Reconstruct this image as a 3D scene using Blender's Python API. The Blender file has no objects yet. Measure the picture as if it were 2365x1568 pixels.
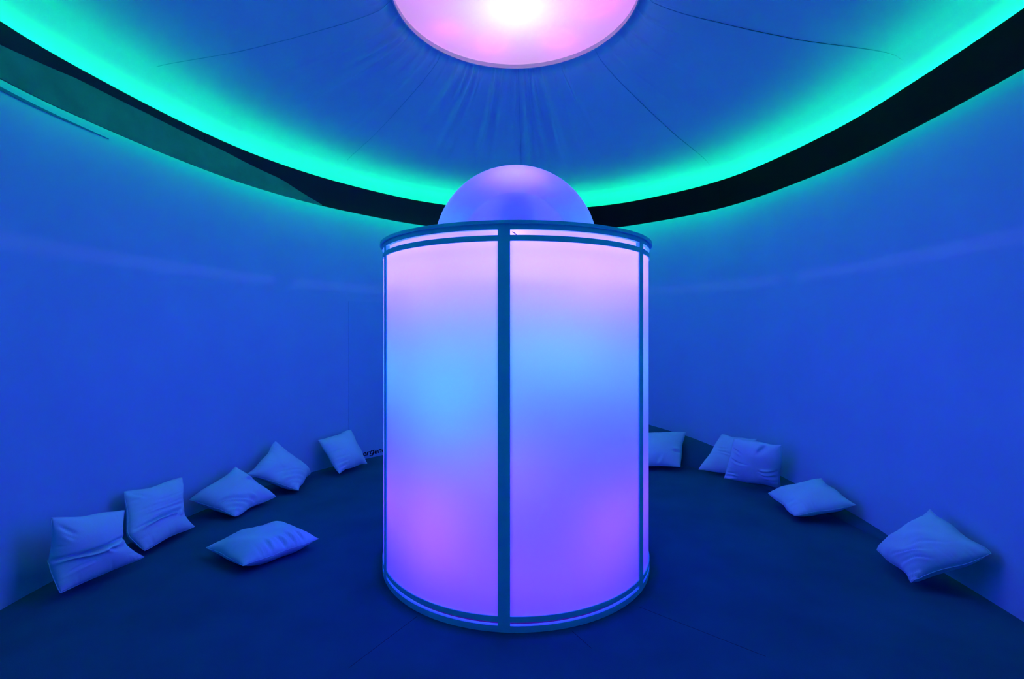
import bpy, math, random
import numpy as np
from mathutils import Vector

scene = bpy.context.scene
COL = scene.collection
random.seed(7)
rng = np.random.RandomState(11)
PI = math.pi

# ------------------------------------------------------------------ camera
cam_d = bpy.data.cameras.new('camera')
cam_d.lens = 17.0
cam_d.sensor_width = 36.0
cam_d.sensor_fit = 'HORIZONTAL'
cam_d.shift_y = -20.0 / 2365.0
cam_d.clip_start = 0.02
cam = bpy.data.objects.new('camera', cam_d)
cam.location = (0, 0, 1.5)
cam.rotation_euler = (PI / 2, 0, 0)
COL.objects.link(cam)
scene.camera = cam

# ------------------------------------------------------------------ world, exposure
world = bpy.data.worlds.new('world')
scene.world = world
world.use_nodes = True
world.node_tree.nodes['Background'].inputs[0].default_value = (0, 0, 0, 1)
world.node_tree.nodes['Background'].inputs[1].default_value = 0.0
vs = scene.view_settings
vs.view_transform = 'Standard'
vs.look = 'None'
vs.exposure = 0.0
vs.gamma = 1.0
vs.use_curve_mapping = False
scene.cycles.max_bounces = 6
scene.cycles.diffuse_bounces = 5
scene.cycles.glossy_bounces = 3
scene.cycles.transmission_bounces = 6
scene.cycles.sample_clamp_indirect = 12.0
scene.cycles.caustics_reflective = False
scene.cycles.caustics_refractive = False
scene.cycles.use_denoising = True
scene.cycles.use_adaptive_sampling = True
scene.cycles.adaptive_threshold = 0.05

# light levels, all lamps of the room (colour is linear rgb, level is a factor)
L_TOP = ((0.470, 0.200, 2.200), 0.95)       # lavender lamps under the lid
L_MID = ((0.000, 0.380, 2.200), 1.0)       # cyan lamps half way up
L_LOW = ((0.320, 0.060, 2.200), 1.0)       # magenta lamps near the foot
L_FILL = ((0.000, 0.000, 3.000), 1.0)     # deep blue lamps on the axis
L_DOME = ((0.080, 0.060, 1.750), 1.5)
L_DOME_T = ((0.120, 0.000, 1.100), 1.3)
L_SLOT = ((0.320, 0.220, 2.000), 2.2)
L_DISC_C = ((0.075, 0.105, 0.030), 1.0)
L_DISC_R = ((0.360, 0.000, 0.420), 1.0)
L_BAND = ((0.600, 0.240, 1.100), 0.5)       # small lamp level with the top slot
L_LED = ((0.000, 1.000, 0.210), 46.0)

# ------------------------------------------------------------------ helpers
def tag(o, label=None, cat=None, group=None, kind=None):
    if label: o['label'] = label
    if cat: o['category'] = cat
    if group: o['group'] = group
    if kind: o['kind'] = kind
    return o

def empty(name, loc=(0, 0, 0)):
    o = bpy.data.objects.new(name, None)
    o.location = loc
    o.empty_display_size = 0.1
    COL.objects.link(o)
    return o

def mesh(name, verts, faces, mat, parent=None, smooth=False):
    me = bpy.data.meshes.new(name)
    if parent is not None:
        off = parent.location
        verts = [(v[0] - off[0], v[1] - off[1], v[2] - off[2]) for v in verts]
    me.from_pydata([tuple(map(float, v)) for v in verts], [], faces)
    me.update()
    if smooth:
        me.polygons.foreach_set('use_smooth', [True] * len(me.polygons))
    me.materials.append(mat)
    o = bpy.data.objects.new(name, me)
    COL.objects.link(o)
    if parent is not None:
        o.parent = parent
    return o

def auto_smooth(o, deg=35):
    me = o.data
    me.polygons.foreach_set('use_smooth', [True] * len(me.polygons))
    me.set_sharp_from_angle(angle=math.radians(deg))
    return o

def spline(pts, n, closed=False):
    """Catmull-Rom through pts, resampled to n evenly spaced points."""
    P = [np.array(p, float) for p in pts]
    m = len(P)
    out = []
    segs = m if closed else m - 1
    for i in range(segs):
        if closed:
            p0, p1, p2, p3 = P[(i - 1) % m], P[i], P[(i + 1) % m], P[(i + 2) % m]
        else:
            p1, p2 = P[i], P[i + 1]
            p0 = P[i - 1] if i > 0 else 2 * p1 - p2
            p3 = P[i + 2] if i + 2 < m else 2 * p2 - p1
        for t in np.linspace(0, 1, 40, endpoint=False):
            out.append(0.5 * ((2 * p1) + (-p0 + p2) * t + (2 * p0 - 5 * p1 + 4 * p2 - p3) * t * t + (-p0 + 3 * p1 - 3 * p2 + p3) * t ** 3))
    out.append(P[0] if closed else P[-1])
    out = np.array(out)
    s = np.concatenate([[0], np.cumsum(np.linalg.norm(np.diff(out, axis=0), axis=1))])
    q = np.linspace(0, s[-1], n + 1 if closed else n)
    r = np.stack([np.interp(q, s, out[:, k]) for k in range(out.shape[1])], 1)
    return r[:-1] if closed else r

def normals2(c, closed=False):
    """unit normals to the left of travel of a plan polyline"""
    if closed:
        t = np.roll(c, -1, 0) - np.roll(c, 1, 0)
    else:
        t = np.gradient(c, axis=0)
    t /= np.linalg.norm(t, axis=1)[:, None]
    return np.stack([-t[:, 1], t[:, 0]], 1)

def slab(name, c_in, c_out, z0, z1, mat, parent=None, closed=False, smooth=True):
    """upright slab between two plan polylines"""
    n = len(c_in)
    z0 = np.broadcast_to(z0, n); z1 = np.broadcast_to(z1, n)
    v = []
    for i in range(n):
        v += [(c_in[i][0], c_in[i][1], z0[i]), (c_in[i][0], c_in[i][1], z1[i]), (c_out[i][0], c_out[i][1], z1[i]), (c_out[i][0], c_out[i][1], z0[i])]
    f = []
    for i in range(n if closed else n - 1):
        a, b = 4 * i, 4 * ((i + 1) % n)
        for k in range(4):
            f.append((a + k, a + (k + 1) % 4, b + (k + 1) % 4, b + k))
    if not closed:
        f += [(3, 2, 1, 0), (4 * n - 4, 4 * n - 3, 4 * n - 2, 4 * n - 1)]
    o = mesh(name, v, f, mat, parent)
    return auto_smooth(o) if smooth else o

CX, CY = 0.025, 3.274                       # axis of the lit drum

def pol(r, th, z, c=(CX, CY)):              # th: 0 faces the camera, positive to the right
    return (c[0] + r * math.sin(th), c[1] - r * math.cos(th), z)

def arc_box(name, r0, r1, z0, z1, a0, a1, mat, parent=None, n=16):
    ths = np.linspace(a0, a1, n)
    ci = [pol(r0, t, 0)[:2] for t in ths]
    co = [pol(r1, t, 0)[:2] for t in ths]
    return slab(name, ci, co, z0, z1, mat, parent)

def lathe(name, prof, mat, parent=None, n=96, c=(CX, CY), close=False, deg=35):
    v, f = [], []
    m = len(prof)
    for i in range(n):
        th = 2 * PI * i / n
        for r, z in prof:
            v.append(pol(r, th, z, c))
    for i in range(n):
        a, b = i * m, ((i + 1) % n) * m
        for k in range(m if close else m - 1):
            f.append((a + k, a + (k + 1) % m, b + (k + 1) % m, b + k))
    return auto_smooth(mesh(name, v, f, mat, parent), deg)

def tube(name, pts, r, mat, parent=None, k=8):
    P = np.array(pts, float)
    v, f = [], []
    up = np.array([0, 0, 1.0])
    for i in range(len(P)):
        t = P[min(i + 1, len(P) - 1)] - P[max(i - 1, 0)]
        t /= np.linalg.norm(t)
        a = np.cross(t, up)
        if np.linalg.norm(a) < 1e-3: a = np.array([1.0, 0, 0])
        a /= np.linalg.norm(a); b = np.cross(t, a)
        for j in range(k):
            w = 2 * PI * j / k
            v.append(P[i] + r * (math.cos(w) * a + math.sin(w) * b))
    for i in range(len(P) - 1):
        for j in range(k):
            f.append((i * k + j, i * k + (j + 1) % k, (i + 1) * k + (j + 1) % k, (i + 1) * k + j))
    f += [tuple(range(k))[::-1], tuple(range((len(P) - 1) * k, len(P) * k))]
    return mesh(name, v, f, mat, parent, True)

# ------------------------------------------------------------------ materials
def new_mat(name):
    m = bpy.data.materials.new(name)
    m.use_nodes = True
    m.node_tree.nodes.clear()
    return m, m.node_tree.nodes, m.node_tree.links

def principled(name, col, rough=0.6, spec=0.3, var=0.06, vscale=3.0, bump=0.0, bscale=200.0, bdist=0.002, coat=0.0):
    m, N, K = new_mat(name)
    out = N.new('ShaderNodeOutputMaterial'); b = N.new('ShaderNodeBsdfPrincipled')
    K.new(b.outputs[0], out.inputs[0])
    b.inputs['Roughness'].default_value = rough
    b.inputs['Specular IOR Level'].default_value = spec
    b.inputs['Coat Weight'].default_value = coat
    tc = N.new('ShaderNodeTexCoord')
    nz = N.new('ShaderNodeTexNoise'); nz.inputs['Scale'].default_value = vscale; nz.inputs['Detail'].default_value = 5
    K.new(tc.outputs['Object'], nz.inputs['Vector'])
    rp = N.new('ShaderNodeValToRGB')
    rp.color_ramp.elements[0].position = 0.3; rp.color_ramp.elements[1].position = 0.7
    rp.color_ramp.elements[0].color = tuple(c * (1 - var) for c in col) + (1,)
    rp.color_ramp.elements[1].color = tuple(min(1, c * (1 + var)) for c in col) + (1,)
    K.new(nz.outputs['Fac'], rp.inputs['Fac'])
    K.new(rp.outputs[0], b.inputs['Base Color'])
    if bump > 0:
        n2 = N.new('ShaderNodeTexNoise'); n2.inputs['Scale'].default_value = bscale; n2.inputs['Detail'].default_value = 3
        K.new(tc.outputs['Object'], n2.inputs['Vector'])
        bp = N.new('ShaderNodeBump'); bp.inputs['Strength'].default_value = bump; bp.inputs['Distance'].default_value = bdist
        K.new(n2.outputs['Fac'], bp.inputs['Height']); K.new(bp.outputs[0], b.inputs['Normal'])
    return m

def diffuser(name, trans, refl, t_col, gloss=0.06, rough=0.35):
    """opal plastic: light from behind comes through scattered"""
    m, N, K = new_mat(name)
    out = N.new('ShaderNodeOutputMaterial')
    tr = N.new('ShaderNodeBsdfTranslucent'); tr.inputs[0].default_value = tuple(c * trans for c in t_col) + (1,)
    df = N.new('ShaderNodeBsdfDiffuse'); df.inputs[0].default_value = (refl, refl, refl, 1)
    ad = N.new('ShaderNodeAddShader')
    K.new(tr.outputs[0], ad.inputs[0]); K.new(df.outputs[0], ad.inputs[1])
    gl = N.new('ShaderNodeBsdfGlossy'); gl.inputs['Roughness'].default_value = rough
    gl.inputs[0].default_value = (1, 1, 1, 1)
    fr = N.new('ShaderNodeFresnel'); fr.inputs[0].default_value = 1.45
    mu = N.new('ShaderNodeMath'); mu.operation = 'MULTIPLY'; mu.inputs[1].default_value = gloss / 0.06
    K.new(fr.outputs[0], mu.inputs[0])
    mx = N.new('ShaderNodeMixShader')
    mu.use_clamp = True
    K.new(mu.outputs[0], mx.inputs[0]); K.new(ad.outputs[0], mx.inputs[1]); K.new(gl.outputs[0], mx.inputs[2])
    K.new(mx.outputs[0], out.inputs[0])
    return m

def emitter(name, col, level):
    m, N, K = new_mat(name)
    out = N.new('ShaderNodeOutputMaterial'); e = N.new('ShaderNodeEmission')
    e.inputs[0].default_value = tuple(col) + (1,); e.inputs[1].default_value = level
    K.new(e.outputs[0], out.inputs[0])
    return m

M_WALL = principled('wall_paint', (0.20, 0.50, 0.72), 0.8, 0.12, 0.03, 1.5, 0.15, 350, 0.001)
M_DOOR = principled('door_paint', (0.17, 0.48, 0.70), 0.8, 0.15, 0.03, 2.0, 0.1, 350, 0.001)
M_FLOOR = principled('carpet', (0.015, 0.118, 0.19), 0.95, 0.05, 0.12, 2.2, 0.6, 420, 0.004)
M_SEAM = principled('carpet_joint', (0.02, 0.03, 0.05), 0.95, 0.02)
M_TENT = principled('ceiling_cloth', (0.38, 0.72, 0.78), 0.85, 0.1, 0.03, 1.5, 0.1, 500, 0.001)
M_TENT_SEAM = principled('cloth_seam', (0.22, 0.58, 0.66), 0.85, 0.1)
M_BLACK_GLOSS = principled('gloss_black_laminate', (0.006, 0.008, 0.010), 0.22, 0.55, 0.2, 4.0, 0.03, 40, 0.002)
M_BLACK = principled('matt_black_laminate', (0.004, 0.004, 0.005), 0.6, 0.12, 0.2, 4.0)
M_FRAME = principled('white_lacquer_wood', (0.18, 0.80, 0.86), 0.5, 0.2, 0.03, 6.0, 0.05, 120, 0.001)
M_INNER = principled('white_board', (0.75, 0.75, 0.75), 0.6, 0.2, 0.03)
M_BASE = principled('grey_base_board', (0.10, 0.02, 0.05), 0.7, 0.1, 0.05)
M_GREEN = principled('green_glow_paint', (0.03, 0.42, 0.17), 0.7, 0.15, 0.15, 6.0, 0.2, 60, 0.002)  # green light on the beam put into the colour
M_PANEL = diffuser('opal_sheet', 0.62, 0.22, (1, 1, 1), 0.03, 0.4)
M_DOME = diffuser('opal_dome', 0.50, 0.22, (1, 1, 1), 0.025, 0.5)
M_DISC = diffuser('opal_disc', 0.65, 0.20, (1, 1, 1), 0.02, 0.4)
M_HOOP = principled('hoop_wood', (0.70, 0.70, 0.74), 0.5, 0.3, 0.04)
M_CABLE = principled('black_cable', (0.01, 0.01, 0.02), 0.5, 0.3)
M_PLUG = principled('red_plug', (0.6, 0.03, 0.06), 0.5, 0.3)
M_LED = emitter('led_green', L_LED[0], L_LED[1])
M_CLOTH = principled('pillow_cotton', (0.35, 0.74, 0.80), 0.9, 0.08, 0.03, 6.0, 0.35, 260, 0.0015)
M_TEXT = principled('black_vinyl', (0.005, 0.005, 0.012), 0.6, 0.2)
M_SLIT_SHADE = principled('gap_shade_paint', (0.03, 0.14, 0.30), 0.9, 0.05)
M_DARK = principled('dark_board', (0.03, 0.03, 0.035), 0.9, 0.05)

def lamp(name, loc, spec, watts, size, parent=None):
    d = bpy.data.lights.new(name, 'POINT')
    c, k = spec
    d.color = c
    d.energy = watts * k
    d.shadow_soft_size = size
    o = bpy.data.objects.new(name, d)
    if parent is not None:
        o.parent = parent
        loc = tuple(loc[i] - parent.location[i] for i in range(3))
    o.location = loc
    COL.objects.link(o)
    return o

# ------------------------------------------------------------------ room plan
# ring beam (closed), anticlockwise seen from above: the room is to the left of travel
RING_PTS = [(0.0, -0.85), (1.15, -0.55), (2.05, 0.25), (2.50, 1.35), (2.63, 2.45), (2.68, 3.20), (2.67, 3.95), (2.48, 4.90), (2.20, 5.50),
            (1.74, 6.02), (1.30, 6.36), (0.70, 6.58), (0.05, 6.62), (-0.60, 6.50), (-1.15, 6.20), (-1.57, 5.82), (-2.05, 5.24),
            (-2.40, 4.60), (-2.60, 3.95), (-2.72, 3.20), (-2.74, 2.55), (-2.58, 1.35), (-2.10, 0.25), (-1.15, -0.55)]
NR = 240
ring = spline(RING_PTS, NR, True) * 0.965      # the beam hangs about ten centimetres clear of the wall
ring_n = normals2(ring, True)               # points into the room
Z_RING0, Z_RING1 = 2.807, 3.102

# left wall: ring plan from the front round the left side to behind the drum, pushed out a little
wl = [p for p in RING_PTS[11:]] + [RING_PTS[0]]
wall_l = spline([(0.95, 6.50)] + wl, 160)
nl = normals2(wall_l)
wall_l_in = wall_l - nl * 0.004
wall_r = spline(RING_PTS[:12] + [(0.45, 6.62)], 160)
nr = normals2(wall_r)
wall_r_in = wall_r - nr * 0.004

tag(slab('wall_left', wall_l_in, wall_l_in - nl * 0.06, 0.0, 3.37, M_WALL), kind='structure')
tag(slab('wall_right', wall_r_in, wall_r_in - nr * 0.06, 0.0, 3.37, M_WALL), kind='structure')

# floor
fl = [(-3.4, -1.5), (3.4, -1.5), (3.4, 10.2), (-3.4, 10.2)]
v = [(x, y, -0.05) for x, y in fl] + [(x, y, 0.0) for x, y in fl]
floor = tag(mesh('floor', v, [(3, 2, 1, 0), (4, 5, 6, 7), (0, 1, 5, 4), (1, 2, 6, 5), (2, 3, 7, 6), (3, 0, 4, 7)], M_FLOOR), kind='structure')
for a, r0, r1 in ((-0.62, 0.90, 1.35), (0.31, 0.90, 1.05), (0.80, 0.93, 1.55)):
    p, q = pol(r0, a, 0), pol(r1, a + 0.03, 0)
    d = np.array([q[1] - p[1], p[0] - q[0]]); d = d / np.linalg.norm(d) * 0.0011
    vv = [(p[0] - d[0], p[1] - d[1], 0.0006), (p[0] + d[0], p[1] + d[1], 0.0006), (q[0] + d[0], q[1] + d[1], 0.0006), (q[0] - d[0], q[1] - d[1], 0.0006)]
    vv += [(x, y, -0.002) for x, y, z in vv]
    mesh('carpet_seam', vv, [(0, 1, 2, 3), (7, 6, 5, 4), (0, 4, 5, 1), (1, 5, 6, 2), (2, 6, 7, 3), (3, 7, 4, 0)], M_SEAM, floor)

# carpeted ramp that climbs along the foot of the right wall towards the back
rc = spline(wall_r_in[wall_r_in[:, 1] > 3.2][::2], 60)
rn = normals2(rc)
rs = np.concatenate([[0], np.cumsum(np.linalg.norm(np.diff(rc, axis=0), axis=1))])
rz = np.interp(rs, [0, 0.25, 1.28, 2.30, 2.55, 3.15, 4.6], [0.0, 0.035, 0.104, 0.209, 0.251, 0.33, 0.42])
v, f = [], []
for i in range(60):
    w_ = 1.35 * rz[i]
    for q, h in ((1.0, 0.0), (0.97, 0.16), (0.88, 0.40), (0.66, 0.70), (0.35, 0.90), (0.0, 1.0)):
        v.append((rc[i][0] + rn[i][0] * w_ * q, rc[i][1] + rn[i][1] * w_ * q, rz[i] * h + 0.0005))
    if i:
        for k in range(5): f.append((6 * i - 6 + k, 6 * i + k, 6 * i + k + 1, 6 * i - 5 + k))
f += [tuple(range(6)), tuple(range(6 * 59, 6 * 60))[::-1]]
tag(auto_smooth(mesh('floor_ramp', v, f, M_FLOOR)), kind='structure')

# ring beam of black panels
beam = tag(empty('trim_1'), kind='structure')
joints = []
for px_, py_ in ((0.0, -0.85), (2.05, 0.25), (2.68, 3.2), (2.35, 5.2), (0.9, 6.53), (-1.78, 5.58), (-2.60, 3.95), (-2.1, 0.25)):
    joints.append(int(np.argmin(np.hypot(ring[:, 0] - px_, ring[:, 1] - py_))))
for j in range(len(joints)):
    a, b = joints[j], joints[(j + 1) % len(joints)]
    if b <= a: b += NR
    ids = np.arange(a, b + 1) % NR
    left = j >= 4
    step = 0.0015 * (j % 2)
    c = ring[ids] + ring_n[ids] * step
    slab('beam_panel', c, ring[ids] - ring_n[ids] * 0.012, Z_RING0, Z_RING1, M_BLACK_GLOSS if left else M_BLACK, beam)
# green light along the beam's left foot, put in as a coloured slab
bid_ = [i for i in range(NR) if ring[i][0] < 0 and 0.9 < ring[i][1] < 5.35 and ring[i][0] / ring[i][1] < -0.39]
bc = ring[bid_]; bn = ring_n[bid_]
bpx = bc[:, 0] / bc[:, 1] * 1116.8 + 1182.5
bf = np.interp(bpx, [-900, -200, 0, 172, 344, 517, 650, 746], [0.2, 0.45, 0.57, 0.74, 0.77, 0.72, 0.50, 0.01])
slab('painted_green_glow', bc + bn * 0.0045, bc + bn * 0.002, Z_RING0 - 0.001, Z_RING0 + 0.002 + bf * (Z_RING1 - Z_RING0), M_GREEN, beam)

lc = ring - ring_n * 0.032
led = slab('led_or_added_fill_strip', lc + ring_n * 0.017, lc + ring_n * 0.014, 3.080, 3.098, M_INNER, beam, closed=True)
slab('diode_or_added_fill_band', lc + ring_n * 0.014, lc + ring_n * 0.006, 3.084, 3.098, M_LED, led, closed=True)

# unseen second row, added behind the beam to brighten the top of the wall
M_WALL_FILL = emitter('added_wall_fill', (0.0, 1.0, 0.45), 10.0)
wall_fill = slab('led_or_added_fill_strip', lc + ring_n * 0.017, lc + ring_n * 0.014, 2.905, 2.925, M_INNER, beam, closed=True)
slab('diode_or_added_fill_band', lc + ring_n * 0.014, lc + ring_n * 0.006, 2.909, 2.921, M_WALL_FILL, wall_fill, closed=True)

# shade of the gap under the beam, far left, painted as a dark strip
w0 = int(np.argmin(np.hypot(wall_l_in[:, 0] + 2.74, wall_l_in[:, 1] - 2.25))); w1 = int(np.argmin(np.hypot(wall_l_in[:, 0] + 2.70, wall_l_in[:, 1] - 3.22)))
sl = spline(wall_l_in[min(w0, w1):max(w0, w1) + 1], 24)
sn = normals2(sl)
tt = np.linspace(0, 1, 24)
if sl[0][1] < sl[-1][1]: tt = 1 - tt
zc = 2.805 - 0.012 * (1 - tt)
tag(slab('painted_slit_shade', sl + sn * 0.003, sl - sn * 0.01, zc - 0.002 - 0.014 * tt, zc + 0.002 + 0.010 * tt, M_SLIT_SHADE), kind='structure')

# ------------------------------------------------------------------ tent ceiling: eight cloth gores
HC = (0.025, 3.30); HR = 0.83; HZ = 3.74
ceil = tag(empty('ceiling'), kind='structure')
prof_t = np.array([0, .05, .17, .41, .59, .79, .87, .92, .955, .98, .993, 1.0])
prof_z = np.array([3.805, 3.71, 3.63, 3.515, 3.44, 3.385, 3.362, 3.335, 3.29, 3.225, 3.16, 3.09])
shell = spline(RING_PTS, NR, True)
ring_az = np.unwrap(np.arctan2(shell[:, 1] - HC[1], shell[:, 0] - HC[0]))
ring_r = np.hypot(shell[:, 0] - HC[0], shell[:, 1] - HC[1])
o_ = np.argsort(ring_az % (2 * PI))
az_s = (ring_az % (2 * PI))[o_]; r_s = ring_r[o_]
def ring_radius(az):
    az = az % (2 * PI)
    return np.interp(az, np.concatenate([[az_s[-1] - 2 * PI], az_s, [az_s[0] + 2 * PI]]), np.concatenate([[r_s[-1]], r_s, [r_s[0]]]))
pleats = []
for a_, amp, w in ((122, .016, 1.1), (117, .012, .9), (113.5, .014, 1.0), (110, .010, .8), (101, .015, .9), (97, .012, .8), (92.5, .008, .6), (89.5, .008, .5),
                   (85.2, .014, .7), (83, .010, .6), (80.5, .014, .8), (78.5, .008, .6), (75, .012, .9), (69, .006, .6), (63, .007, .7),
                   (157, .014, 1.3), (161, .012, 1.2), (152, .008, 1.2), (168, .008, 1.0), (20, .004, 1.0), (34, .004, 1.0), (140, .006, 1.0)):
    pleats.append((math.radians(a_), amp, math.radians(w), 0.22 + 0.5 * rng.rand()))
for k in range(60):
    pleats.append((rng.uniform(0, 2 * PI), 0.0025 + 0.003 * rng.rand(), math.radians(0.4 + 0.5 * rng.rand()), 0.08 + 0.12 * rng.rand()))
for g in range(8):
    a0 = math.radians(-2 + 45 * g); a1 = a0 + math.radians(45)
    na, nt = 90, 74
    A = np.linspace(a0, a1, na); T = np.concatenate([np.linspace(0, 0.35, 30), np.linspace(0.35, 0.86, 25)[1:], np.linspace(0.86, 1.0, 21)[1:]])
    AA, TT = np.meshgrid(A, T, indexing='ij')
    RF = ring_radius(AA)
    # smooth profile
    zz = np.interp(TT, prof_t, prof_z)
    ker = np.linspace(-0.04, 0.04, 9)[None] * np.ones(1)[:, None]
    wk = np.clip(np.minimum(TT - 0.03, 0.93 - TT) * 20, 0, 1)
    zz = np.mean([np.interp(TT + d, prof_t, prof_z) for d in ker.ravel()], axis=0) * wk + zz * (1 - wk)
    RR = HR + 0.012 + TT * (RF + 0.003 - HR - 0.012)
    U = (AA - a0) / (a1 - a0)
    sag = np.sin(PI * U) ** 0.8 * np.sin(PI * TT) ** 0.8
    zz = zz - 0.022 * sag + 0.004 * (U - 0.5) * np.sin(PI * np.clip(TT, 0, 1))
    for pa, amp, w, ln in pleats:
        d = (AA - pa + PI) % (2 * PI) - PI
        zz += 2.4 * amp * np.exp(-(d / w) ** 2 * (1 + 0.0 * TT)) * np.exp(-(TT / ln) ** 2) * np.clip(TT / 0.01, 0.3, 1) * -1
    v = np.stack([HC[0] + RR * np.cos(AA), HC[1] + RR * np.sin(AA), zz], -1).reshape(-1, 3)
    f = [(i * nt + j, i * nt + j + 1, (i + 1) * nt + j + 1, (i + 1) * nt + j) for i in range(na - 1) for j in range(nt - 1)]
    mesh('fabric_panel', v, f, M_TENT, ceil, True)
    # sewn seam along the gore edge
    sv = [(HC[0] + r * math.cos(a0), HC[1] + r * math.sin(a0), z + 0.0004) for r, z in zip(RR[0][:58], zz[0][:58])]
    n_ = np.array([-math.sin(a0), math.cos(a0), 0]) * 0.0016
    vv = []; ff = []
    for p in sv:
        p = np.array(p); vv += [p - n_, p + n_, p + n_ - (0, 0, 0.003), p - n_ - (0, 0, 0.003)]
    for i in range(len(sv) - 1):
        a, b = 4 * i, 4 * i + 4
        for k in range(4): ff.append((a + k, a + (k + 1) % 4, b + (k + 1) % 4, b + k))
    mesh('seam', vv, ff, M_TENT_SEAM, ceil)

# ------------------------------------------------------------------ ceiling light in the tent's eye
cl = tag(empty('ceiling_light', (HC[0], HC[1], HZ)), 'large round glowing pink and white ceiling light ringed by a pale hoop', 'light')
lathe('hoop', [(HR, HZ), (HR + 0.010, HZ), (HR + 0.010, HZ + 0.075), (HR, HZ + 0.075)], M_HOOP, cl, 128, HC, True)
lathe('diffuser', [(0.0005, HZ + 0.034)] + [(r, HZ + 0.034) for r in np.linspace(0.1, HR - 0.001, 8)], M_DISC, cl, 128, HC)
lathe('housing', [(HR - 0.002, HZ + 0.075), (HR - 0.002, HZ + 0.48), (0.0005, HZ + 0.48)], M_INNER, cl, 96, HC)
lamp('disc_lamp', (HC[0] + 0.0, HC[1] + 0.10, HZ + 0.33), L_DISC_C, 80.0, 0.12, cl)
for k, (a_, r_, w_) in enumerate(((0.10, 0.55, 6), (0.95, 0.60, 4), (1.9, 0.58, 4), (2.55, 0.62, 3.0), (3.4, 0.60, 4), (4.2, 0.55, 4), (4.95, 0.60, 3), (5.6, 0.58, 5))):
    lamp('disc_lamp', (HC[0] + r_ * math.cos(a_), HC[1] + r_ * math.sin(a_), HZ + 0.19), L_DISC_R, w_, 0.05, cl)

# ------------------------------------------------------------------ the lit drum
R = 0.872
drum = tag(empty('light_drum', (CX, CY, 0)), 'tall glowing cylinder of opal panels in a white frame with a dome on top', 'light installation')
P0 = math.radians(-4.3)
hw = 0.0305 / R
for k in range(6):
    a = P0 + k * PI / 3
    arc_box('post', R - 0.022, R, 0.0, 2.032, a - hw, a + hw, M_FRAME, drum, 6)
    b0, b1 = a + hw, a + PI / 3 - hw
    arc_box('rail', R - 0.020, R - 0.0005, 1.948, 1.977, b0, b1, M_FRAME, drum, 24)
    arc_box('rail', R - 0.020, R - 0.0005, 2.005, 2.032, b0, b1, M_FRAME, drum, 24)
    arc_box('rail', R - 0.020, R - 0.0005, 0.0504, 0.078, b0, b1, M_FRAME, drum, 24)
    arc_box('rail', R - 0.020, R - 0.0005, 0.0, 0.032, b0, b1, M_FRAME, drum, 24)
    # opal sheet behind the frame, one per bay
    ths = np.linspace(b0, b1, 40)
    v = []
    for t in ths: v += [pol(R - 0.006, t, 0.078), pol(R - 0.006, t, 1.948)]
    pn = mesh('opal_panel', v, [(2 * i, 2 * i + 2, 2 * i + 3, 2 * i + 1) for i in range(39)], M_PANEL, drum, True)
    tag(pn, 'curved glowing opal panel')
lathe('lid', [(0.0005, 2.032), (R + 0.0155, 2.032), (R + 0.0155, 2.048), (0.0005, 2.048)], M_FRAME, drum, 128)
lathe('lid_lining', [(0.0005, 2.029), (R - 0.024, 2.029), (R - 0.024, 2.0318), (0.0005, 2.0318)], M_INNER, drum, 96)
lathe('base_plate', [(0.0005, 0.002), (R - 0.021, 0.002), (R - 0.021, 0.020), (0.0005, 0.020)], M_BASE, drum, 96)
# dome
DR = 0.545
prof = [(DR * math.cos(t), 2.048 + DR * math.sin(t)) for t in np.linspace(0.0, PI / 2 - 0.001, 40)]
dome = lathe('dome', prof, M_DOME, drum, 96, deg=80)
tag(dome, 'smooth glowing violet dome')
lathe('projector', [(0.0005, 2.10), (0.065, 2.10), (0.07, 2.15), (0.064, 2.20), (0.045, 2.235), (0.02, 2.25), (0.0005, 2.252)], M_DARK, drum, 24, (CX, CY - 0.26))
# cables seen in the top slot
tube('cable', spline([pol(R - 0.04, P0 + hw + 0.010, 2.000), pol(R - 0.04, P0 + hw + 0.028, 1.992), pol(R - 0.04, P0 + hw + 0.040, 1.978), pol(R - 0.05, P0 + hw + 0.045, 1.95)], 12), 0.0022, M_CABLE, drum)
tube('cable', spline([pol(R - 0.045, math.radians(-57.5), 1.96), pol(R - 0.045, math.radians(-55.5), 1.982), pol(R - 0.045, math.radians(-51), 1.985), pol(R - 0.045, math.radians(-48), 1.981)], 14), 0.0035, M_CABLE, drum)
tube('plug', [pol(R - 0.045, math.radians(-48), 1.981), pol(R - 0.045, math.radians(-46), 1.980)], 0.0055, M_PLUG, drum)

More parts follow.
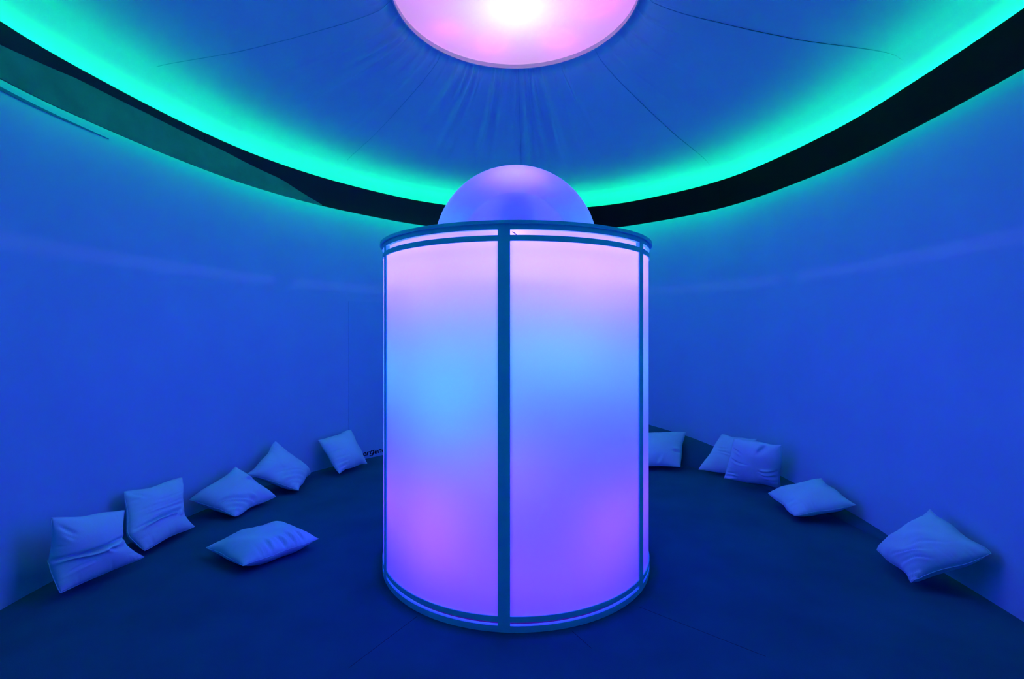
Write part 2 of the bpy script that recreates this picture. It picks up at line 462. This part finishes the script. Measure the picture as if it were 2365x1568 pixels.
# lamps inside the drum: flat floodlights close behind the opal sheets, the same set three times round
def flood(name, th, z, gap, spec, watts, size, tilt=0.0):
    d = bpy.data.lights.new(name, 'AREA')
    d.shape = 'DISK'; d.size = size
    d.color = spec[0]; d.energy = watts * spec[1]
    o = bpy.data.objects.new(name, d)
    p = pol(R - 0.024 - gap, th, z)
    o.parent = drum
    o.location = tuple(p[i] - drum.location[i] for i in range(3))
    dirv = Vector((math.sin(th) * math.cos(tilt), -math.cos(th) * math.cos(tilt), math.sin(tilt)))
    o.rotation_euler = dirv.to_track_quat('-Z', 'Y').to_euler()
    COL.objects.link(o)
    return o
d = math.radians
for s_ in range(1):
    o = 0.0
    for th, z, w in ((-38, 1.80, 1.0), (-16, 1.80, 0.75), (6, 1.80, 0.75), (26, 1.80, 1.0), (44, 1.80, 0.7), (64, 1.80, 0.8)):
        flood('top_lamp', d(th) + o, z, 0.26, L_TOP, w, 0.12)
    for th, z, w in ((-23, 1.46, 0.45), (-23, 1.22, 0.8), (-24, 1.00, 0.5), (8, 1.40, 0.8), (25, 1.36, 0.7), (-40, 1.25, 0.3), (46, 1.30, 0.35), (64, 1.30, 0.5)):
        flood('middle_lamp', d(th) + o, z, 0.30, L_MID, w, 0.14)
    for th, z, w in ((-30, 0.58, 0.9), (-31, 0.36, 0.9), (-8, 0.80, 0.35), (-6, 0.25, 0.35), (35, 0.50, 0.8), (36, 0.27, 0.35), (4, 0.78, 0.25), (16, 0.22, 0.3), (64, 0.50, 0.6)):
        flood('foot_lamp', d(th) + o, z, 0.28, L_LOW, w, 0.14)
# the bays at the back carry one lamp of each colour
for th in (86, 116, 146, 176, 206, 236, 266, 296):
    flood('top_lamp', d(th), 1.80, 0.26, L_TOP, 1.0, 0.12)
    flood('middle_lamp', d(th), 1.28, 0.30, L_MID, 1.0, 0.14)
    flood('foot_lamp', d(th), 0.50, 0.28, L_LOW, 1.1, 0.14)
for k in range(7):
    d_ = bpy.data.lights.new('slot_lamp', 'AREA')
    d_.shape = 'DISK'; d_.size = 0.25; d_.color = L_SLOT[0]; d_.energy = L_SLOT[1]
    o = bpy.data.objects.new('slot_lamp', d_)
    o.parent = drum
    rr = 0.56 if k < 6 else 0.0
    o.location = (rr * math.sin(k * PI / 3), -rr * math.cos(k * PI / 3), 1.72)
    o.rotation_euler = (PI, 0, 0)
    COL.objects.link(o)
for z in (0.45, 0.95, 1.45):
    lamp('axis_lamp', (CX, CY, z), L_FILL, 10.0, 0.08, drum)
lathe('light_blocker', [(0.0005, 1.964), (0.30, 1.964), (0.30, 1.968), (0.0005, 1.968)], M_DARK, drum, 48)  # unseen disc, added to keep the band lamp's light off the panels
lamp('band_lamp', (CX, CY, 1.990), L_BAND, 36.0, 0.012, drum)
lamp('dome_lamp', (CX, CY + 0.12, 2.20), L_DOME, 14.0, 0.09, drum)
lamp('dome_lamp', (CX, CY - 0.05, 2.42), L_DOME_T, 2.2, 0.05, drum)

# ------------------------------------------------------------------ door with its lettering
def wall_arc(px_x, px_y):
    return int(np.argmin(np.hypot(wl_d[:, 0] - px_x, wl_d[:, 1] - px_y)))
wl_d = spline(wall_l_in, 3000)
wl_dn = normals2(wl_d)
wl_s = np.concatenate([[0], np.cumsum(np.linalg.norm(np.diff(wl_d, axis=0), axis=1))])
# position where the sight line x/y = -0.338 meets the wall
i0 = int(np.argmin(np.abs(wl_d[:, 0] / np.maximum(wl_d[:, 1], .1) + 0.338) + (wl_d[:, 1] < 4) * 9))
s_door = wl_s[i0]
def at_s(s, off=0.0):
    i = np.interp(s, wl_s, np.arange(len(wl_s)))
    p = np.array([np.interp(i, np.arange(len(wl_s)), wl_d[:, k]) for k in (0, 1)])
    n = np.array([np.interp(i, np.arange(len(wl_s)), wl_dn[:, k]) for k in (0, 1)])
    return p + n * off
ss = np.linspace(s_door - 0.92, s_door, 30)
door = slab('door_1', [at_s(s, 0.007) for s in ss], [at_s(s, -0.006) for s in ss], 0.012, 1.84, M_DOOR)
tag(door, 'flush emergency door in the curved wall', kind='structure')

cu = bpy.data.curves.new('lettering', 'FONT')
cu.body = 'emer\u0261ency'
cu.size = 0.105
cu.shear = 0.22
cu.offset = 0.0018
cu.extrude = 0.0008
tmp = bpy.data.objects.new('tmp', cu)
COL.objects.link(tmp)
dg = bpy.context.evaluated_depsgraph_get()
me = bpy.data.meshes.new_from_object(tmp.evaluated_get(dg))
bpy.data.objects.remove(tmp)
# wall param falls from the door's left edge to the right as seen from the room
for vert in me.vertices:
    x, y, z = vert.co
    p = at_s(s_door - 0.040 - x, 0.0085 + z)
    vert.co = (p[0], p[1], 0.040 + 0.82 * y)
me.name = 'lettering'
me.materials.clear(); me.materials.append(M_TEXT)
to = bpy.data.objects.new('lettering', me)
COL.objects.link(to)
to.parent = door
to['label'] = 'black slanted lettering along the foot of the door'

# ------------------------------------------------------------------ pillows
def pillow(label, rows, T, folds=(), facing=None, sharp=1.0, seedv=0, pinch=0.028, sag=0.0, wr=0.006):
    """rows: list of (left, right) points from bottom to top, midsurface of the cushion.
    T: half thickness.  folds: grooves on the room side as (u0,v0,u1,v1,width,depth)."""
    n = 56
    rows = np.array(rows, float)                       # k,2,3
    k = len(rows)
    mid = rows.mean(axis=1)
    dist = np.concatenate([[0], np.cumsum(np.linalg.norm(np.diff(mid, axis=0), axis=1))]); dist /= dist[-1]
    vv_ = np.linspace(0, 1, n)
    def edge(c):
        P = rows[:, c]
        if k == 2:
            return P[0] + (P[1] - P[0]) * vv_[:, None]
        lin = np.stack([np.interp(vv_, dist, P[:, q]) for q in range(3)], 1)
        out = lin.copy()
        ker = np.exp(-np.linspace(-1.6, 1.6, 13) ** 2); ker /= ker.sum()
        ext = np.concatenate([2 * lin[:1] - lin[6:0:-1], lin, 2 * lin[-1:] - lin[-2:-8:-1]])
        return np.stack([np.convolve(ext[:, q], ker, 'valid') for q in range(3)], 1)
    L, Rr = edge(0), edge(1)
    u = np.linspace(0, 1, n)
    U, V = np.meshgrid(u, vv_, indexing='ij')
    # edges of a stuffed cushion draw in between the ears
    Uc, Vc = U * 2 - 1, V * 2 - 1
    Uw = Uc * (1 - pinch * 2.0 * (1 - Vc ** 2) ** 1.0)
    Vw = Vc * (1 - pinch * 2.0 * (1 - Uc ** 2) ** 1.0)
    Ue, Ve = (Uw + 1) / 2, (Vw + 1) / 2
    def samp(E, t):
        return np.stack([np.interp(t, vv_, E[:, q]) for q in range(3)], -1)
    base = samp(L, Ve) * (1 - Ue)[..., None] + samp(Rr, Ve) * Ue[..., None]
    rw = np.random.RandomState(seedv + 50)
    e1 = (rows[0][1] - rows[0][0]); e1 = e1 / np.linalg.norm(e1)
    e2 = (mid[-1] - mid[0]); e2 = e2 / np.linalg.norm(e2)
    for e_ in (e1, e2):                                # the outline of a soft cushion wanders a little
        wob = np.zeros_like(U)
        for q in range(7):
            fx, fy = rw.uniform(-2.2, 2.2, 2)
            wob += rw.uniform(0.2, 1.0) * np.sin(2 * PI * (fx * U + fy * V) + rw.uniform(0, 6))
        base = base + 0.0038 * wob[..., None] * e_
    rr_ = np.abs(Uc * Vc) ** 9                         # blunt the ears
    base = base - 0.004 * rr_[..., None] * (np.sign(Uc)[..., None] * e1 + np.sign(Vc)[..., None] * e2)
    du = np.gradient(base, axis=0); dv = np.gradient(base, axis=1)
    nrm = np.cross(du, dv); nrm /= np.linalg.norm(nrm, axis=-1)[..., None] + 1e-9
    c = base.reshape(-1, 3).mean(0)
    want = np.array(facing if facing is not None else (CX - c[0], CY - 1.2 - c[1], 1.2))
    if (nrm.reshape(-1, 3).mean(0) * want).sum() < 0: nrm = -nrm
    prof_ = np.clip((1 - np.abs(Uc) ** 2.6), 0, 1) ** 0.58 * np.clip((1 - np.abs(Vc) ** 2.6), 0, 1) ** 0.58
    r2 = np.random.RandomState(seedv + 3)
    lump = np.zeros_like(U)
    for q in range(10):
        fx, fy = r2.uniform(-2.5, 2.5, 2)
        lump += r2.uniform(0.3, 1) * np.sin(2 * PI * (fx * U + fy * V) + r2.uniform(0, 6))
    front = T * prof_ * (1 + 0.030 * lump)
    back = T * prof_ * (1 + 0.02 * lump)
    # gathers along the edges
    for q in range(26):
        side = r2.randint(4); t = r2.uniform(0.06, 0.94); w = r2.uniform(0.008, 0.02); ln = r2.uniform(0.06, 0.17); am = r2.uniform(0.3, 1.0) * wr
        a_ = (U if side < 2 else V); b_ = (V, 1 - V, U, 1 - U)[side]
        front -= am * np.exp(-((a_ - t - 0.4 * (t - .5) * b_) / w) ** 2) * np.exp(-(b_ / ln) ** 2) * np.clip(b_ / 0.03, 0, 1)
    for (u0, v0, u1, v1, w, dp) in folds:
        dp = dp * 1.35
        d = np.array([u1 - u0, v1 - v0]); l2 = (d ** 2).sum()
        t = ((U - u0) * d[0] + (V - v0) * d[1]) / l2
        tc_ = np.clip(t, 0, 1)
        dd = np.hypot(U - u0 - tc_ * d[0], V - v0 - tc_ * d[1])
        side = ((U - u0) * d[1] - (V - v0) * d[0]) / math.sqrt(l2)
        g = np.exp(-(dd / w) ** 2) * np.clip(np.sin(PI * np.clip(t, 0.06, 0.94)), 0.15, 1)
        front -= dp * g
        front += 0.55 * dp * np.exp(-((dd - 1.9 * w) / (1.1 * w)) ** 2) * (side > 0) * np.clip(np.sin(PI * np.clip(t, 0.04, 0.96)), 0, 1)
    F = base + nrm * front[..., None]
    B = base - nrm * back[..., None]
    allz = min(F[..., 2].min(), B[..., 2].min())
    F[..., 2] = np.maximum(F[..., 2], 0.004); B[..., 2] = np.maximum(B[..., 2], 0.003)
    ctr = (float(c[0]), float(c[1]), 0.0)
    root = empty('pillow', ctr)
    tag(root, label, 'pillow', 'white pillows scattered on the carpet')
    vid = np.arange(n * n).reshape(n, n)
    verts = F.reshape(-1, 3).tolist()
    bid = vid.copy()
    inner = np.zeros((n, n), bool); inner[1:-1, 1:-1] = True
    cnt = n * n
    for i in range(1, n - 1):
        for j in range(1, n - 1):
            bid[i, j] = cnt; cnt += 1; verts.append(B[i, j].tolist())
    f = []
    for i in range(n - 1):
        for j in range(n - 1):
            f.append((vid[i, j], vid[i + 1, j], vid[i + 1, j + 1], vid[i, j + 1]))
            f.append((bid[i, j + 1], bid[i + 1, j + 1], bid[i + 1, j], bid[i, j]))
    f = [tuple(int(q) for q in t_) for t_ in f]
    mesh('cover', verts, f, M_CLOTH, root, True)
    per = [F[i, 0] for i in range(n)] + [F[-1, j] for j in range(1, n)] + [F[i, -1] for i in range(n - 2, -1, -1)] + [F[0, j] for j in range(n - 2, -1, -1)]
    per = np.array(per); per[:, 2] = np.maximum(per[:, 2], 0.006)
    tube('seam', per, 0.0020, M_CLOTH, root, 5)
    return root

PILLOWS = [
    dict(label='pillow folded in half at the far left, its upper half against the wall', T=0.085, seedv=1,
         rows=[((-2.487, 2.664, 0.045), (-2.373, 3.124, 0.04)), ((-2.578, 2.67, 0.211), (-2.422, 3.02, 0.18)), ((-2.559, 2.68, 0.463), (-2.477, 3.1, 0.356))],
         folds=[(0.0, 0.47, 0.98, 0.50, 0.030, 0.050), (0.62, 0.46, 0.72, 0.36, 0.03, 0.012), (0.08, 0.2, 0.4, 0.3, 0.02, 0.010), (0.05, 0.92, 0.22, 0.78, 0.025, 0.012), (0.05, 0.85, 0.2, 0.72, 0.02, 0.008)]),
    dict(label='wrinkled folded pillow second from the left along the wall, tall back and small seat', T=0.088, seedv=2,
         rows=[((-2.43, 3.199, 0.045), (-2.378, 3.636, 0.035)), ((-2.523, 3.16, 0.164), (-2.459, 3.62, 0.119)), ((-2.63, 3.28, 0.41), (-2.55, 3.74, 0.371))],
         folds=[(0.05, 0.36, 0.80, 0.42, 0.022, 0.035), (0.72, 0.30, 0.78, 0.42, 0.025, 0.020), (0.1, 0.50, 0.9, 0.52, 0.016, 0.010), (0.2, 0.56, 0.95, 0.60, 0.014, 0.009), (0.05, 0.60, 0.7, 0.62, 0.014, 0.008), (0.3, 0.68, 0.9, 0.72, 0.013, 0.006), (0.04, 0.94, 0.22, 0.80, 0.025, 0.012)]),
    dict(label='pillow slumped on one corner between the wrinkled folded pillow and the upright diamond one', T=0.100, seedv=3,
         rows=[((-2.192, 3.81, 0.04), (-2.061, 4.243, 0.045)), ((-2.56, 3.82, 0.166), (-2.405, 4.22, 0.314))],
         folds=[(0.02, 0.45, 0.50, 0.05, 0.030, 0.016), (0.05, 0.32, 0.35, 0.05, 0.022, 0.012), (0.03, 0.20, 0.22, 0.04, 0.018, 0.010), (0.95, 0.55, 0.80, 0.60, 0.03, 0.018), (0.5, 0.02, 0.42, 0.18, 0.03, 0.015)]),
    dict(label='pillow standing on its corner like a diamond, left of the square one by the door', T=0.100, seedv=4,
         rows=[((-1.942, 4.404, 0.045), (-2.05, 4.93, 0.052)), ((-2.369, 4.32, 0.212), (-2.243, 4.6, 0.45))],
         folds=[(0.05, 0.42, 0.45, 0.06, 0.028, 0.014), (0.04, 0.30, 0.30, 0.05, 0.022, 0.012), (0.04, 0.18, 0.18, 0.04, 0.018, 0.012), (0.1, 0.55, 0.55, 0.12, 0.02, 0.008)]),
    dict(label='square pillow leaning on the wall beside the black lettering of the door', T=0.095, seedv=5,
         rows=[((-1.761, 4.924, 0.045), (-1.6, 5.327, 0.05)), ((-2.033, 5.05, 0.36), (-1.806, 5.4, 0.398))],
         folds=[(0.02, 0.36, 0.40, 0.30, 0.022, 0.012), (0.03, 0.22, 0.30, 0.18, 0.022, 0.012), (0.05, 0.10, 0.25, 0.08, 0.02, 0.010), (0.03, 0.5, 0.3, 0.52, 0.02, 0.008)]),
    dict(label='plump pillow lying flat alone on the open carpet left of the glowing cylinder', T=0.088, seedv=6, facing=(0, 0, 1),
         rows=[((-1.63, 2.939, 0.066), (-1.314, 3.316, 0.072)), ((-2.02, 3.189, 0.075), (-1.702, 3.583, 0.082))],
         folds=[(0.55, 0.0, 0.50, 0.22, 0.018, 0.012), (0.68, 0.0, 0.62, 0.25, 0.015, 0.010), (0.36, 0.0, 0.36, 0.2, 0.02, 0.010), (0.8, 0.0, 0.76, 0.2, 0.015, 0.008)], wr=0.008),
    dict(label='pillow half hidden behind the right edge of the glowing cylinder', T=0.105, seedv=7,
         rows=[((1.119, 5.154, 0.06), (1.793, 5.141, 0.05)), ((1.268, 5.5, 0.338), (1.984, 5.52, 0.343))],
         folds=[(0.98, 0.35, 0.80, 0.32, 0.03, 0.018), (0.6, 0.0, 0.66, 0.2, 0.025, 0.010)]),
    dict(label='pillow tucked behind the crinkled one on the right, only its left end showing', T=0.045, seedv=8,
         rows=[((1.944, 5.08, 0.04), (2.336, 4.9, 0.026)), ((2.213, 5.1, 0.409), (2.47, 4.86, 0.416))],
         folds=[(0.20, 0.55, 0.60, 0.52, 0.016, 0.010), (0.1, 0.66, 0.4, 0.62, 0.014, 0.007)]),
    dict(label='crinkled upright pillow on the right overlapping the pillow tucked behind it', T=0.080, seedv=12,
         rows=[((2.074, 4.751, 0.045), (2.484, 4.464, 0.045)), ((2.126, 4.66, 0.469), (2.405, 4.3, 0.487))],
         folds=[(0.02, 0.55, 0.40, 0.50, 0.016, 0.010), (0.04, 0.80, 0.30, 0.70, 0.02, 0.010), (0.72, 0.98, 0.62, 0.80, 0.05, 0.020), (0.98, 0.42, 0.62, 0.40, 0.02, 0.014), (0.98, 0.30, 0.66, 0.33, 0.02, 0.010), (0.98, 0.18, 0.78, 0.2, 0.025, 0.014), (0.02, 0.08, 0.2, 0.12, 0.03, 0.018), (0.02, 0.2, 0.25, 0.2, 0.02, 0.010)], pinch=0.03),
    dict(label='smooth pillow lying low against the right wall in front of the crinkled one', T=0.090, seedv=9, facing=(-0.4, -0.3, 1),
         rows=[((2.185, 3.757, 0.06), (2.614, 3.66, 0.176)), ((2.228, 4.214, 0.085), (2.575, 4.02, 0.273))],
         folds=[(0.0, 0.3, 0.2, 0.25, 0.03, 0.008)]),
    dict(label='pillow tipped on its corner at the far right, nearest to the viewer on that side', T=0.100, seedv=10,
         rows=[((2.314, 2.792, 0.045), (2.588, 2.6, 0.299)), ((2.358, 3.133, 0.075), (2.574, 2.98, 0.409))],
         folds=[(0.10, 0.50, 0.55, 0.22, 0.018, 0.012), (0.02, 0.34, 0.45, 0.10, 0.022, 0.010), (0.02, 0.14, 0.22, 0.04, 0.022, 0.016), (0.02, 0.06, 0.14, 0.02, 0.02, 0.014), (0.3, 0.5, 0.75, 0.25, 0.02, 0.006)]),
]
for p in PILLOWS:
    pillow(**p)
